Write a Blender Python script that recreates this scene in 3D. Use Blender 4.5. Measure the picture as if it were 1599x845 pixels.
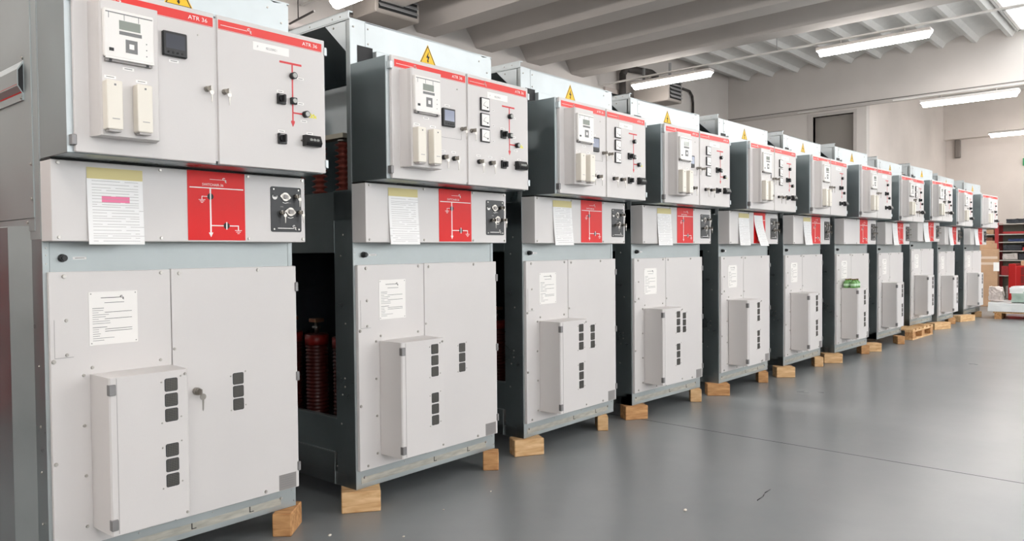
import bpy, bmesh, math, random
from mathutils import Vector, Matrix, noise
random.seed(7)
for o in list(bpy.data.objects): bpy.data.objects.remove(o, do_unlink=True)
S = bpy.context.scene; C = S.collection
PI = math.pi

# ------------------------------------------------------------------ camera
F_PX = 1175.97
yaw, pit, rol = (math.radians(a) for a in (47.6108, -1.4297, -0.5072))
fw = Vector((math.sin(yaw)*math.cos(pit), math.cos(yaw)*math.cos(pit), math.sin(pit)))
rt = Vector((math.cos(yaw), -math.sin(yaw), 0)); up = rt.cross(fw)
R_ = rt*math.cos(rol)+up*math.sin(rol); U_ = -rt*math.sin(rol)+up*math.cos(rol)
cd = bpy.data.cameras.new('camera'); cam = bpy.data.objects.new('camera', cd); C.objects.link(cam)
cam.matrix_world = Matrix.Translation((-2.0914, -2.9134, 1.2132)) @ Matrix((R_, U_, -fw)).transposed().to_4x4()
cd.sensor_width = 36; cd.lens = F_PX/1599*36; cd.clip_start = .05; cd.clip_end = 200
S.camera = cam

# ------------------------------------------------------------------ world, exposure
LAMP = 32.0        # radiance of the fluorescent tubes
SKY = 3.9          # overcast daylight outside
w = bpy.data.worlds.new('world'); S.world = w; w.use_nodes = True
bg = w.node_tree.nodes['Background']; bg.inputs[0].default_value = (.95, .98, 1, 1); bg.inputs[1].default_value = SKY
S.view_settings.view_transform = 'Standard'; S.view_settings.look = 'None'
S.view_settings.exposure = 0.72; S.view_settings.gamma = 1; S.view_settings.use_curve_mapping = False

# ------------------------------------------------------------------ materials
def lin(c):
    return tuple((v/255/12.92 if v/255 <= .04045 else ((v/255+.055)/1.055)**2.4) for v in c)+(1,)
def mat(name, rgb, rough=.5, metal=0., var=0., scale=6., bump=0., bscale=80., spec=.5, rvar=0., stretch=None, coat=0.):
    m = bpy.data.materials.new(name); m.use_nodes = True
    nt = m.node_tree; p = nt.nodes['Principled BSDF']
    p.inputs['Base Color'].default_value = lin(rgb); p.inputs['Roughness'].default_value = rough
    p.inputs['Metallic'].default_value = metal; p.inputs['Specular IOR Level'].default_value = spec
    p.inputs['Coat Weight'].default_value = coat
    tc = nt.nodes.new('ShaderNodeTexCoord'); mp = nt.nodes.new('ShaderNodeMapping')
    nt.links.new(tc.outputs['Object'], mp.inputs[0])
    if stretch: mp.inputs['Scale'].default_value = stretch
    n = nt.nodes.new('ShaderNodeTexNoise'); n.inputs['Scale'].default_value = scale; n.inputs['Detail'].default_value = 5
    nt.links.new(mp.outputs[0], n.inputs['Vector'])
    if var:
        mx = nt.nodes.new('ShaderNodeMix'); mx.data_type = 'RGBA'
        a = lin(rgb); d = tuple(max(0, x*(1-var)) for x in a[:3])+(1,); b = tuple(min(1, x*(1+var*.6)) for x in a[:3])+(1,)
        mx.inputs['A'].default_value = d; mx.inputs['B'].default_value = b
        rp = nt.nodes.new('ShaderNodeMapRange'); rp.inputs[1].default_value = .3; rp.inputs[2].default_value = .7
        nt.links.new(n.outputs['Fac'], rp.inputs[0]); nt.links.new(rp.outputs[0], mx.inputs['Factor'])
        nt.links.new(mx.outputs['Result'], p.inputs['Base Color'])
    if rvar:
        r2 = nt.nodes.new('ShaderNodeMapRange'); r2.inputs[1].default_value = .3; r2.inputs[2].default_value = .7
        r2.inputs[3].default_value = max(.02, rough-rvar); r2.inputs[4].default_value = rough+rvar
        nt.links.new(n.outputs['Fac'], r2.inputs[0]); nt.links.new(r2.outputs[0], p.inputs['Roughness'])
    if bump:
        n2 = nt.nodes.new('ShaderNodeTexNoise'); n2.inputs['Scale'].default_value = bscale; n2.inputs['Detail'].default_value = 3
        nt.links.new(tc.outputs['Object'], n2.inputs['Vector'])
        b_ = nt.nodes.new('ShaderNodeBump'); b_.inputs['Strength'].default_value = bump; b_.inputs['Distance'].default_value = .01
        nt.links.new(n2.outputs['Fac'], b_.inputs['Height']); nt.links.new(b_.outputs[0], p.inputs['Normal'])
    return m
def emit(name, rgb, s):
    m = bpy.data.materials.new(name); m.use_nodes = True; nt = m.node_tree
    p = nt.nodes['Principled BSDF']; p.inputs['Base Color'].default_value = lin(rgb)
    p.inputs['Emission Color'].default_value = lin(rgb); p.inputs['Emission Strength'].default_value = s
    return m
def galv(name, rgb, rough, rv, metal=.85):
    m = mat(name, rgb, rough, metal, var=.12, scale=3, rvar=rv)
    nt = m.node_tree; p = nt.nodes['Principled BSDF']      # zinc spangle
    tc = nt.nodes.new('ShaderNodeTexCoord'); v = nt.nodes.new('ShaderNodeTexVoronoi'); v.inputs['Scale'].default_value = 55
    nt.links.new(tc.outputs['Object'], v.inputs['Vector'])
    b = nt.nodes.new('ShaderNodeBump'); b.inputs['Strength'].default_value = .05; b.inputs['Distance'].default_value = .004
    nt.links.new(v.outputs['Color'], b.inputs['Height']); nt.links.new(b.outputs[0], p.inputs['Normal'])
    return m
PAINT = mat('grey_white_paint', (214, 210, 208), .42, bump=.04, bscale=350, var=.03, scale=2)
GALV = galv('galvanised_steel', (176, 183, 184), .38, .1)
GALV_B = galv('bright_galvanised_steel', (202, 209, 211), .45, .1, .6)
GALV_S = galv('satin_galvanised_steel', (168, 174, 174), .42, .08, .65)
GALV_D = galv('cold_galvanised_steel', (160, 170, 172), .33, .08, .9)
CHROME = mat('nickel', (164, 159, 152), .28, 1)
SCREW = mat('zinc_screw', (190, 186, 180), .3, 1)
HINGE = mat('grey_zinc_hinge', (140, 138, 138), .45, .6)
RED = mat('red_film', (226, 48, 42), .35)
RED2 = mat('red_plate', (222, 14, 14), .38, spec=.3)
WHITE = mat('white_print', (246, 243, 240), .5)
OFFW = mat('white_plastic', (240, 237, 233), .35)
IVORY = mat('ivory_plastic', (234, 228, 216), .4)
BLACK = mat('black_plastic', (22, 23, 25), .35)
BLACKM = mat('black_print', (28, 28, 30), .6)
DARK = mat('black_interior', (14, 16, 17), .7)
GREY = mat('grey_print', (128, 128, 128), .6)
LGREY = mat('pale_grey_print', (178, 174, 172), .6)
PLATE = mat('brushed_plate', (150, 146, 144), .5, .3)
SCREEN = mat('dark_screen', (74, 76, 84), .12)
LCD = mat('lcd_screen', (150, 156, 148), .15)
YEL = mat('yellow_sign', (246, 196, 30), .45)
YEL2 = mat('yellow_print', (240, 232, 60), .6)
PINK = mat('pink_marker', (246, 130, 170), .6)
PAPER = mat('paper', (246, 245, 244), .75)
TAPE = mat('yellow_tape', (216, 202, 142), .5)
TAN = mat('tan_residue', (176, 173, 162), .6, var=.25, scale=12, stretch=(1, 1, 5))
RESIN = mat('red_brown_resin', (84, 30, 25), .38)
RESIN3 = mat('brown_resin', (136, 62, 50), .35)
BUS = mat('tinned_bar', (182, 176, 160), .4, .5)
RESIN2 = mat('red_resin_cap', (140, 34, 28), .35)
COPPER = mat('copper_contact', (176, 134, 104), .4, .8)
LAMPG = mat('lamp_lens', (176, 178, 174), .2)
RUBBER = mat('black_rubber', (20, 20, 20), .6)
WOODMATS = []
def wood(name, a, b):
    m = bpy.data.materials.new(name); m.use_nodes = True; nt = m.node_tree; p = nt.nodes['Principled BSDF']
    tc = nt.nodes.new('ShaderNodeTexCoord'); mp = nt.nodes.new('ShaderNodeMapping'); mp.inputs['Scale'].default_value = (5, 28, 28)
    n = nt.nodes.new('ShaderNodeTexNoise'); n.inputs['Scale'].default_value = 1.6; n.inputs['Detail'].default_value = 6
    n.inputs['Distortion'].default_value = .6
    cr = nt.nodes.new('ShaderNodeValToRGB'); cr.color_ramp.elements[0].position = .32; cr.color_ramp.elements[1].position = .68
    cr.color_ramp.elements[0].color = lin(a); cr.color_ramp.elements[1].color = lin(b)
    nt.links.new(tc.outputs['Object'], mp.inputs[0]); nt.links.new(mp.outputs[0], n.inputs['Vector'])
    nt.links.new(n.outputs['Fac'], cr.inputs[0]); nt.links.new(cr.outputs[0], p.inputs['Base Color'])
    p.inputs['Roughness'].default_value = .75
    return m
WOOD = wood('pine_timber', (196, 148, 98), (232, 196, 148))
WOOD2 = wood('brown_pine_timber', (166, 114, 68), (212, 164, 112))
CARD = mat('cardboard', (186, 150, 118), .8, var=.1)
WALL = mat('painted_wall', (196, 190, 185), .85, var=.05, scale=1.2, bump=.05, bscale=20)
WALLP = mat('plaster_wall', (210, 201, 194), .85, var=.08, scale=.9, bump=.08, bscale=14)
CONC = mat('painted_concrete', (178, 172, 167), .85, var=.06, scale=1.0, bump=.06, bscale=12)
ROOF = mat('white_roof_panel', (200, 199, 196), .8, var=.04)

def floor_mat():
    m = bpy.data.materials.new('grey_epoxy_floor'); m.use_nodes = True; nt = m.node_tree; p = nt.nodes['Principled BSDF']
    tc = nt.nodes.new('ShaderNodeTexCoord')
    n = nt.nodes.new('ShaderNodeTexNoise'); n.inputs['Scale'].default_value = .7; n.inputs['Detail'].default_value = 8; n.inputs['Roughness'].default_value = .65
    nt.links.new(tc.outputs['Object'], n.inputs['Vector'])
    cr = nt.nodes.new('ShaderNodeValToRGB')
    cr.color_ramp.elements[0].position = .3; cr.color_ramp.elements[0].color = lin((122, 127, 129))
    cr.color_ramp.elements[1].position = .72; cr.color_ramp.elements[1].color = lin((140, 143, 144))
    nt.links.new(n.outputs['Fac'], cr.inputs[0]); nt.links.new(cr.outputs[0], p.inputs['Base Color'])
    n2 = nt.nodes.new('ShaderNodeTexNoise'); n2.inputs['Scale'].default_value = 1.1; n2.inputs['Detail'].default_value = 4; n2.inputs['Roughness'].default_value = .5
    nt.links.new(tc.outputs['Object'], n2.inputs['Vector'])
    r = nt.nodes.new('ShaderNodeMapRange'); r.inputs[1].default_value = .3; r.inputs[2].default_value = .7; r.inputs[1].default_value = 0; r.inputs[2].default_value = 1; r.inputs[3].default_value = .25; r.inputs[4].default_value = .33
    nt.links.new(n2.outputs['Fac'], r.inputs[0]); nt.links.new(r.outputs[0], p.inputs['Roughness'])
    b = nt.nodes.new('ShaderNodeBump'); b.inputs['Strength'].default_value = .015; b.inputs['Distance'].default_value = .003
    n3 = nt.nodes.new('ShaderNodeTexNoise'); n3.inputs['Scale'].default_value = 5; n3.inputs['Detail'].default_value = 2
    nt.links.new(tc.outputs['Object'], n3.inputs['Vector']); nt.links.new(n3.outputs['Fac'], b.inputs['Height'])
    return m
FLOOR = floor_mat()

# ------------------------------------------------------------------ mesh builder
_txt = {}
def text_geo(s):
    if s in _txt: return _txt[s]
    cu = bpy.data.curves.new('t', 'FONT'); cu.body = s; cu.size = 1; cu.resolution_u = 3
    o = bpy.data.objects.new('t', cu); C.objects.link(o)
    dg = bpy.context.evaluated_depsgraph_get(); me = bpy.data.meshes.new_from_object(o.evaluated_get(dg))
    vs = [v.co.copy() for v in me.vertices]; fs = [list(p.vertices) for p in me.polygons]
    bpy.data.objects.remove(o, do_unlink=True); bpy.data.curves.remove(cu); bpy.data.meshes.remove(me)
    _txt[s] = (vs, fs); return _txt[s]
class MB:
    def __init__(s): s.bm = bmesh.new(); s.mats = []; s.smooth = set()
    def mi(s, m):
        if m not in s.mats: s.mats.append(m)
        return s.mats.index(m)
    def face(s, vs, m, smooth=False):
        try: f = s.bm.faces.new(vs)
        except ValueError: return None
        f.material_index = s.mi(m); f.smooth = smooth; return f
    def box(s, x0, x1, y0, y1, z0, z1, m, bev=0, seg=1, M=None):
        x0, x1 = min(x0, x1), max(x0, x1); y0, y1 = min(y0, y1), max(y0, y1); z0, z1 = min(z0, z1), max(z0, z1)
        t = bmesh.new(); vs = [t.verts.new((x, y, z)) for x in (x0, x1) for y in (y0, y1) for z in (z0, z1)]
        for q in ((0, 1, 3, 2), (4, 6, 7, 5), (0, 4, 5, 1), (2, 3, 7, 6), (0, 2, 6, 4), (1, 5, 7, 3)): t.faces.new([vs[i] for i in q])
        if bev: bmesh.ops.bevel(t, geom=t.edges[:]+t.verts[:], offset=bev, segments=seg, affect='EDGES', profile=.5)
        s.merge(t, m, M)
        return s
    def merge(s, t, m, M=None, smooth=False):
        mp = {}
        for v in t.verts: mp[v] = s.bm.verts.new(M @ v.co if M else v.co)
        for f in t.faces: s.face([mp[v] for v in f.verts], m, smooth)
        t.free()
    def prism(s, pts, axis, a, b, m):
        # pts 2D polygon; axis 'y': (x,z) extruded along y; 'x': (y,z) along x; 'z': (x,y) along z
        def P(p, q): return {'y': (p[0], q, p[1]), 'x': (q, p[0], p[1]), 'z': (p[0], p[1], q)}[axis]
        A = [s.bm.verts.new(P(p, a)) for p in pts]; B = [s.bm.verts.new(P(p, b)) for p in pts]
        n = len(pts); s.face(A, m); s.face(B[::-1], m)
        for i in range(n): s.face([A[i], B[i], B[(i+1) % n], A[(i+1) % n]], m)
        return s
    def cyl(s, p0, p1, r, m, n=16, r1=None, caps=True):
        p0, p1 = Vector(p0), Vector(p1); d = (p1-p0).normalized(); r1 = r if r1 is None else r1
        a = d.orthogonal().normalized(); b = d.cross(a)
        A = [s.bm.verts.new(p0+(a*math.cos(t)+b*math.sin(t))*r) for t in [2*PI*i/n for i in range(n)]]
        B = [s.bm.verts.new(p1+(a*math.cos(t)+b*math.sin(t))*r1) for t in [2*PI*i/n for i in range(n)]]
        for i in range(n): s.face([A[i], A[(i+1) % n], B[(i+1) % n], B[i]], m, True)
        if caps: s.face(A[::-1], m); s.face(B, m)
        return s
    def lathe(s, prof, c, m, n=20):
        rings = []
        for r, z in prof: rings.append([s.bm.verts.new((c[0]+r*math.cos(2*PI*i/n), c[1]+r*math.sin(2*PI*i/n), c[2]+z)) for i in range(n)])
        for A, B in zip(rings, rings[1:]):
            for i in range(n): s.face([A[i], A[(i+1) % n], B[(i+1) % n], B[i]], m, True)
        s.face(rings[0][::-1], m); s.face(rings[-1], m)
        return s
    def tube(s, pts, r, m, n=10):
        for a, b in zip(pts, pts[1:]): s.cyl(a, b, r, m, n)
        for p in pts[1:-1]: s.ball(p, r, m, n)
        return s
    def ball(s, c, r, m, n=10, sq=(1, 1, 1)):
        t = bmesh.new(); bmesh.ops.create_uvsphere(t, u_segments=n, v_segments=max(4, n//2), radius=r)
        s.merge(t, m, Matrix.Translation(c) @ Matrix.Diagonal((*sq, 1)), True); return s
    def stroke(s, pts, wd, y, m, th=.0008):
        # flat ribbon in the x-z plane, standing th proud of y towards the viewer
        for (a, b) in zip(pts, pts[1:]):
            d = Vector((b[0]-a[0], b[1]-a[1])); L = d.length
            if L < 1e-6: continue
            d /= L; n = Vector((-d.y, d.x))*wd/2; e = d*wd*.35
            q = [(a[0]-e.x+n.x, a[1]-e.y+n.y), (a[0]-e.x-n.x, a[1]-e.y-n.y), (b[0]+e.x-n.x, b[1]+e.y-n.y), (b[0]+e.x+n.x, b[1]+e.y+n.y)]
            s.prism(q, 'y', y-th, y, m)
        return s
    def text(s, t, x, z, h, y, m, wx=1.0):
        vs, fs = text_geo(t); k = h/.7
        V = [s.bm.verts.new((x+v.x*k*wx, y-.0009, z+v.y*k)) for v in vs]
        for f in fs: s.face([V[i] for i in f], m)
        return s
    def build(s, name, parent=None, off=(0, 0, 0), **props):
        if any(off):
            for v in s.bm.verts: v.co += Vector(off)
        bmesh.ops.recalc_face_normals(s.bm, faces=s.bm.faces[:])
        me = bpy.data.meshes.new(name); s.bm.to_mesh(me); s.bm.free()
        for m in s.mats: me.materials.append(m)
        o = bpy.data.objects.new(name, me); C.objects.link(o)
        if parent: o.parent = parent
        for k, v in props.items(): o[k] = v
        return o
def thing(name, label, cat, loc=(0, 0, 0), rz=0, group=None):
    o = bpy.data.objects.new(name, None); C.objects.link(o); o.location = loc; o.rotation_euler = (0, 0, rz)
    o.empty_display_size = .1; o['label'] = label; o['category'] = cat
    if group: o['group'] = group
    return o
def tag(o, label, cat, group=None):
    o['label'] = label; o['category'] = cat
    if group: o['group'] = group
    return o
def struct(o): o['kind'] = 'structure'; return o
def recentre(o, p):
    # move a mesh's origin to p (world) without moving the mesh
    p = Vector(p)
    for v in o.data.vertices: v.co -= p
    o.location = p; return o
kids = {}
def copy_tree(o, parent=None):
    c = o.copy(); C.objects.link(c)
    if parent: c.parent = parent
    for ch in list(o.children): copy_tree(ch, c)
    return c

# ================================================================== ROOM
YB = 5.75; XG = 15.4; XN = 9.43; ZB = 4.5; YR = -9.0; XL = -8.0; XF = 22.4
struct(MB().box(XL-.2, XF+.2, YR-.2, YB+.2, -.2, 0, FLOOR).build('floor'))
b = MB().box(2.505, 2.513, -9, 0.9, .0, .0006, mat('joint_filler', (84, 86, 88), .6)); struct(b.build('trim_1'))       # joint line in the floor
struct(MB().box(XL, XG, YB, YB+.2, 0, 6, WALL).build('wall_back'))
struct(MB().box(XL-.2, XL, YR, YB+.2, 0, 6, WALL).build('wall_left'))
# window wall on the aisle side: piers, sill and head around four large windows
b = MB(); b.box(XL, XF, YR-.2, YR, 0, 1.3, WALL).box(XL, XF, YR-.2, YR, 4.2, 6, WALL)
for x in (-8, -3.4, 1.6, 6.6, 11.6, 16.6, 21.4): b.box(x, x+1.0, YR-.2, YR, 1.3, 4.2, WALL)
struct(b.build('wall_right'))
GLASS = bpy.data.materials.new('window_glass'); GLASS.use_nodes = True
_nt = GLASS.node_tree; _nt.nodes.remove(_nt.nodes['Principled BSDF'])
_t = _nt.nodes.new('ShaderNodeBsdfTransparent'); _g = _nt.nodes.new('ShaderNodeBsdfGlossy'); _g.inputs['Roughness'].default_value = .05
_m = _nt.nodes.new('ShaderNodeMixShader'); _m.inputs[0].default_value = .06; _nt.links.new(_t.outputs[0], _m.inputs[1]); _nt.links.new(_g.outputs[0], _m.inputs[2])
_nt.links.new(_m.outputs[0], _nt.nodes['Material Output'].inputs[0])
for i, x in enumerate((-7, -2.4, 2.6, 7.6, 12.6, 17.6)):
    x1 = [-3.4, 1.6, 6.6, 11.6, 16.6, 21.4][i]
    b = MB(); b.box(x, x1, YR-.12, YR-.11, 1.3, 4.2, GLASS)
    for q in (x, (x+x1)/2-.03, x1-.06): b.box(q, q+.06, YR-.14, YR-.08, 1.3, 4.2, OFFW)
    for q in (1.3, 2.72, 4.14): b.box(x, x1, YR-.14, YR-.08, q, q+.06, OFFW)
    struct(b.build('window_%d' % (i+1)))
# low ceiling slab and its trapezoid concrete beams
struct(MB().box(XL, XN+.25, YR, YB, 5.05, 5.3, CONC).build('ceiling'))
n = 0
for k in range(-11, 4):
    xr = 5.70+1.245*k
    if xr < XL+1: continue
    n += 1
    b = MB(); b.prism([(xr-.36, ZB), (xr, ZB), (xr+.22, 5.06), (xr-.80, 5.06)], 'y', YR, YB, CONC)
    struct(b.build('ceiling_beam_%d' % n))
# high bay: pleated roof running along x, with a skylight
SKX0, SKX1, SKY0, SKY1 = 10.2, 15.25, -2.6, -.30
def pleat(y0, y1, x0, x1, nm):
    b = MB(); P = .6; y = YB-.15
    ys = []
    k = math.floor((YB+.11-y1)/P)-1
    pts = []
    yy = YB+.11-P*k
    while yy > y0-P:
        pts += [(yy+.04, 5.32), (yy-.04, 5.31), (yy-.10, 5.40), (yy-.34, 5.50), (yy-.50, 5.50)]
        yy -= P
    pts = [p for p in pts if y0 <= p[0] <= y1]
    pts = [(y1, 5.5)]+pts+[(y0, 5.5)]
    for a, c in zip(pts, pts[1:]):
        V = [b.bm.verts.new(q) for q in ((x0, a[0], a[1]), (x1, a[0], a[1]), (x1, c[0], c[1]), (x0, c[0], c[1]))]; b.face(V, ROOF)
        V = [b.bm.verts.new(q) for q in ((x0, a[0], 5.62), (x1, a[0], 5.62), (x1, c[0], 5.62), (x0, c[0], 5.62))]; b.face(V, ROOF)
    return struct(b.build(nm))
b = MB()
for q in ((SKX0-.03, SKX1+.03, SKY1, SKY1+.03), (SKX0-.03, SKX1+.03, SKY0-.03, SKY0), (SKX0-.03, SKX0, SKY0, SKY1), (SKX1, SKX1+.03, SKY0, SKY1)): b.box(*q, 5.36, 5.46, ROOF)
struct(b.build('trim_3'))
pleat(SKY1, YB, XN+.05, XG, 'ceiling_roof_back'); pleat(YR, SKY0, XN+.05, XG, 'ceiling_roof_front')
struct(MB().box(XN+.05, SKX0, SKY0, SKY1, 5.42, 5.46, ROOF).build('ceiling_panel_1'))
struct(MB().box(SKX1, XG, SKY0, SKY1, 5.42, 5.46, ROOF).build('ceiling_panel_2'))
struct(MB().box(XN+.05, XN+.25, YR, YB, 5.05, 5.62, CONC).build('wall_upstand'))
OPAL = bpy.data.materials.new('opal_skylight_sheet'); OPAL.use_nodes = True
_nt = OPAL.node_tree; _nt.nodes.remove(_nt.nodes['Principled BSDF'])
_t = _nt.nodes.new('ShaderNodeBsdfTranslucent'); _t.inputs[0].default_value = (.96, .98, .98, 1); _g = _nt.nodes.new('ShaderNodeBsdfTransparent')
_m = _nt.nodes.new('ShaderNodeMixShader'); _m.inputs[0].default_value = .35; _nt.links.new(_t.outputs[0], _m.inputs[1]); _nt.links.new(_g.outputs[0], _m.inputs[2])
_nt.links.new(_m.outputs[0], _nt.nodes['Material Output'].inputs[0])
b = MB(); b.face([b.bm.verts.new(q) for q in ((SKX0, SKY0, 5.44), (SKX1, SKY0, 5.44), (SKX1, SKY1, 5.44), (SKX0, SKY1, 5.44))], OPAL)
for x in (SKX0, 11.88, 13.56, SKX1-.06): b.box(x, x+.06, SKY0, SKY1, 5.37, 5.46, OFFW)
for y in (SKY0, -1.36, SKY1-.06): b.box(SKX0, SKX1, y, y+.05, 5.37, 5.46, OFFW)
struct(b.build('window_7'))
# girder above the far opening, ledge, wall with the blind window
struct(MB().box(XG, XG+.35, YR, YB+.2, 4.43, 5.62, WALL).build('wall_girder'))
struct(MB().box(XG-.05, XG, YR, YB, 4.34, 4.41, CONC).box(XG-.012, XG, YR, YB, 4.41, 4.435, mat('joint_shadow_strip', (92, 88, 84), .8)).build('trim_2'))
b = MB()
WY0, WY1, WZ0, WZ1 = 2.77, 3.66, 3.0, 4.23
b.box(XG, XG+.2, 2.5, WY0, 0, 4.43, WALL).box(XG, XG+.2, WY1, YB, 0, 4.43, WALL).box(XG, XG+.2, WY0, WY1, 0, WZ0, WALL).box(XG, XG+.2, WY0, WY1, WZ1, 4.43, WALL)
struct(b.build('wall_far_left'))
b = MB().box(XG+.13, XG+.16, WY0, WY1, WZ0, WZ1, mat('frosted_blind', (132, 126, 120), .6))
for (y0, y1, z0, z1) in ((WY0-.07, WY0, WZ0-.07, WZ1+.07), (WY1, WY1+.12, WZ0-.07, WZ1+.07), (WY0, WY1, WZ1, WZ1+.06), (WY0, WY1, WZ0-.07, WZ0)):
    b.box(XG-.02, XG+.13, y0, y1, z0, z1, CONC)
struct(b.build('window_8'))
struct(MB().box(XG+.2, XF+.2, 2.5, 2.7, 0, 5.45, WALLP).build('wall_side'))
struct(MB().box(XF, XF+.2, YR, 2.5, 0, 4.28, WALLP).box(XF-.3, XF+.2, YR, 2.5, 4.28, 5.45, WALLP).build('wall_far'))
struct(MB().box(XG+.35, XF+.2, YR, 2.7, 5.4, 5.6, ROOF).build('ceiling_far'))
tag(recentre(MB().box(XF-.12, XF-.001, 2.12, 2.26, 3.76, 4.28, mat('grey_downpipe', (120, 112, 106), .6), bev=.02).build('downpipe_box'), (XF, 2.2, 3.76)), 'short grey box in the corner under the far lintel', 'vent box')
# exit sign
GRN = mat('exit_green', (22, 140, 84), .5)
b = MB().box(XF-.06, XF-.001, .28, .64, 3.42, 3.62, GRN)
ex = b.build('exit_sign'); recentre(ex, (XF, .46, 3.42)); tag(ex, 'green emergency exit sign on the far wall', 'sign')
b = MB(); Mx = XF-.061
b.box(Mx, Mx+.001, .50, .54, 3.47, 3.56, WHITE); b.box(Mx, Mx+.001, .32, .42, 3.45, 3.59, WHITE); b.ball((Mx, .52, 3.585), .014, WHITE)
b.build('pictogram', ex).location = -ex.location

# ------------------------------------------------------------------ lamps and rails
TUBE = emit('fluorescent_tube', (255, 250, 246), LAMP)
LBODY = mat('lamp_body', (205, 198, 194), .5)
def lamp_proto(lab):
    t = thing('fluorescent_lamp', lab, 'ceiling lamp', group=None)
    b = MB(); b.box(-.088, .088, -.81, .81, .03, .085, LBODY, bev=.012); b.build('lamp_housing', t)
    b = MB(); L = .80; pr = [(-.075, .035), (-.07, -.01), (-.045, -.04), (0, -.052), (.045, -.04), (.07, -.01), (.075, .035)]
    A = [b.bm.verts.new((x, -L+.04*(z < 0), z)) for x, z in pr]; B = [b.bm.verts.new((x, L-.04*(z < 0), z)) for x, z in pr]
    for i in range(len(pr)-1): b.face([A[i], A[i+1], B[i+1], B[i]], TUBE, True)
    b.face(A, TUBE); b.face(B, TUBE); b.build('diffuser', t)
    for y in (-.45, .45): MB().cyl((0, y, .085), (0, y, .15), .006, LBODY, 6).build('hanger', t)
    return t
LP = [(9.95, 4.16, 4.27, 'glowing tube lamp hanging in front of the unit heater on the back wall'),
      (9.95, .74, 4.27, 'largest bright tube lamp under the white roof, left of the skylight'),
      (14.1, .30, 3.98, 'bright tube lamp hanging just under the edge of the girder'),
      (20.5, .3, 4.08, 'smallest tube lamp, cut by the right edge near the far wall'),
      (3.37, 4.2, 4.27, 'tube lamp cut off by the top edge above the second cabinet')]
off = [(9.95, -2.7, 4.27), (9.95, -6.1, 4.27), (3.37, 1.2, 4.27), (3.37, -2.3, 4.27), (3.37, -5.8, 4.27),
       (14.1, -3.1, 3.98), (14.1, -6.5, 3.98), (-6.6, 4.2, 4.27), (-6.6, .8, 4.27), (-6.6, -2.6, 4.27), (-2.6, 3.6, 4.27), (-2.6, .2, 4.27), (-2.6, -3.2, 4.27), (-2.6, -6.6, 4.27), (20.5, -3.2, 4.08)]  # leftmost row is added, to brighten the steel side of the nearest cabinet
first = lamp_proto(LP[0][3]); first.location = LP[0][:3]
for x, y, z, lab in LP[1:]:
    c = copy_tree(first); c.location = (x, y, z); c['label'] = lab
for x, y, z in off:
    c = copy_tree(first); c.location = (x, y, z); c['label'] = 'unseen tube lamp lighting the hall'; c['group'] = 'tube lamps outside the photo'
RAIL = mat('white_rail', (214, 212, 208), .5, .2)
for x, z, y0, y1, lab in ((9.95, 4.42, -8.5, 5.7, 'long white cable rail carrying the lamps under the pleated roof'),
                          (3.37, 4.42, -8.5, 5.7, 'white cable rail under the near concrete beams'),
                          (14.1, 4.13, -8.5, 1.6, 'thin white rail along the girder above a lamp')):
    t = thing('lamp_rail', lab, 'rail', (x, 0, z))
    MB().box(-.03, .03, y0, y1, 0, .022, RAIL).build('channel', t)
    y = 2.2
    while y > y0:
        if x > 12: MB().cyl((0, y+1.3, .01), (XG-.051-x, y+1.3, .24), .006, RAIL, 6).build('bracket_arm', t)
        else: MB().cyl((0, y, .02), (0, y, (5.35 if 9 < x < 12 else (4.62 if x < 9 else 5.35))-z), .005, GREY, 6).build('hanger_rod', t)
        y -= 3.4

# ------------------------------------------------------------------ services on the back wall
DUCT = mat('dark_pipe_lagging', (66, 62, 60), .6)
def unit_heater(name, x0, x1, y0, z0, z1, lab):
    t = thing(name, lab, 'heater', (x0, y0, z0)); w_ = x1-x0; h = z1-z0; d = YB-.25-y0
    MB().box(0, w_, 0, d, 0, h, mat('heater_sheet', (140, 133, 127), .6), bev=.015).build('casing', t)
    MB().box(.05, w_-.05, -.006, 0, .05, h-.05, DARK).build('intake', t)
    k = 0
    while .07+k*.075 < h-.08:
        z = .07+k*.075; MB().prism([(-.04, z), (-.004, z+.045), (-.004, z+.055), (-.04, z+.01)], 'x', .05, w_-.05, GREY).build('louvre_blade', t); k += 1
    for yy in (.1, d-.1): MB().box(w_*.5-.02, w_*.5+.02, yy, yy+.04, h, h+.3, GREY).build('hanger', t)
    MB().box(0, w_, d, d+.25, -.06, -.02, GREY).build('bracket', t)
    return t
unit_heater('unit_heater', 10.78, 11.30, 4.7, 4.12, 4.60, 'grey louvred unit heater hanging by the back wall behind the far lamp')
unit_heater('unit_heater', 4.0, 4.75, 5.0, 4.35, 4.95, 'grey louvred unit heater between the beams above the second cabinet')
b = MB(); b.tube([(10.55, 5.6, 3.6), (10.55, 5.6, 4.72), (10.68, 5.6, 4.86), (11.6, 5.6, 4.93), (11.8, 5.6, 4.88)], .07, DUCT, 12)
tag(recentre(b.build('lagged_pipe'), (10.55, 5.6, 3.6)), 'thick dark lagged pipe arching over the unit heater', 'pipe')
b = MB(); b.tube([(10.35, 5.3, 3.6), (10.35, 5.3, 4.0), (10.48, 5.3, 4.12), (10.7, 5.3, 4.14), (10.77, 5.3, 4.14)], .05, DUCT, 12)
tag(recentre(b.build('lagged_pipe'), (10.35, 5.3, 3.6)), 'dark pipe bending into the side of the unit heater', 'pipe')
b = MB(); b.tube([(12.9, YB-.05, 4.85), (13.4, YB-.05, 4.83), (13.52, YB-.05, 4.74), (13.55, YB-.05, 4.6), (13.55, YB-.05, 2.6)], .028, DUCT, 10)
tag(recentre(b.build('conduit'), (13.55, YB-.05, 2.6)), 'thin dark conduit bending down the back wall', 'conduit')
t = thing('wall_vent', 'dark square opening with a pale frame on the back wall', 'vent', (10.45, YB, 3.93))
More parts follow.
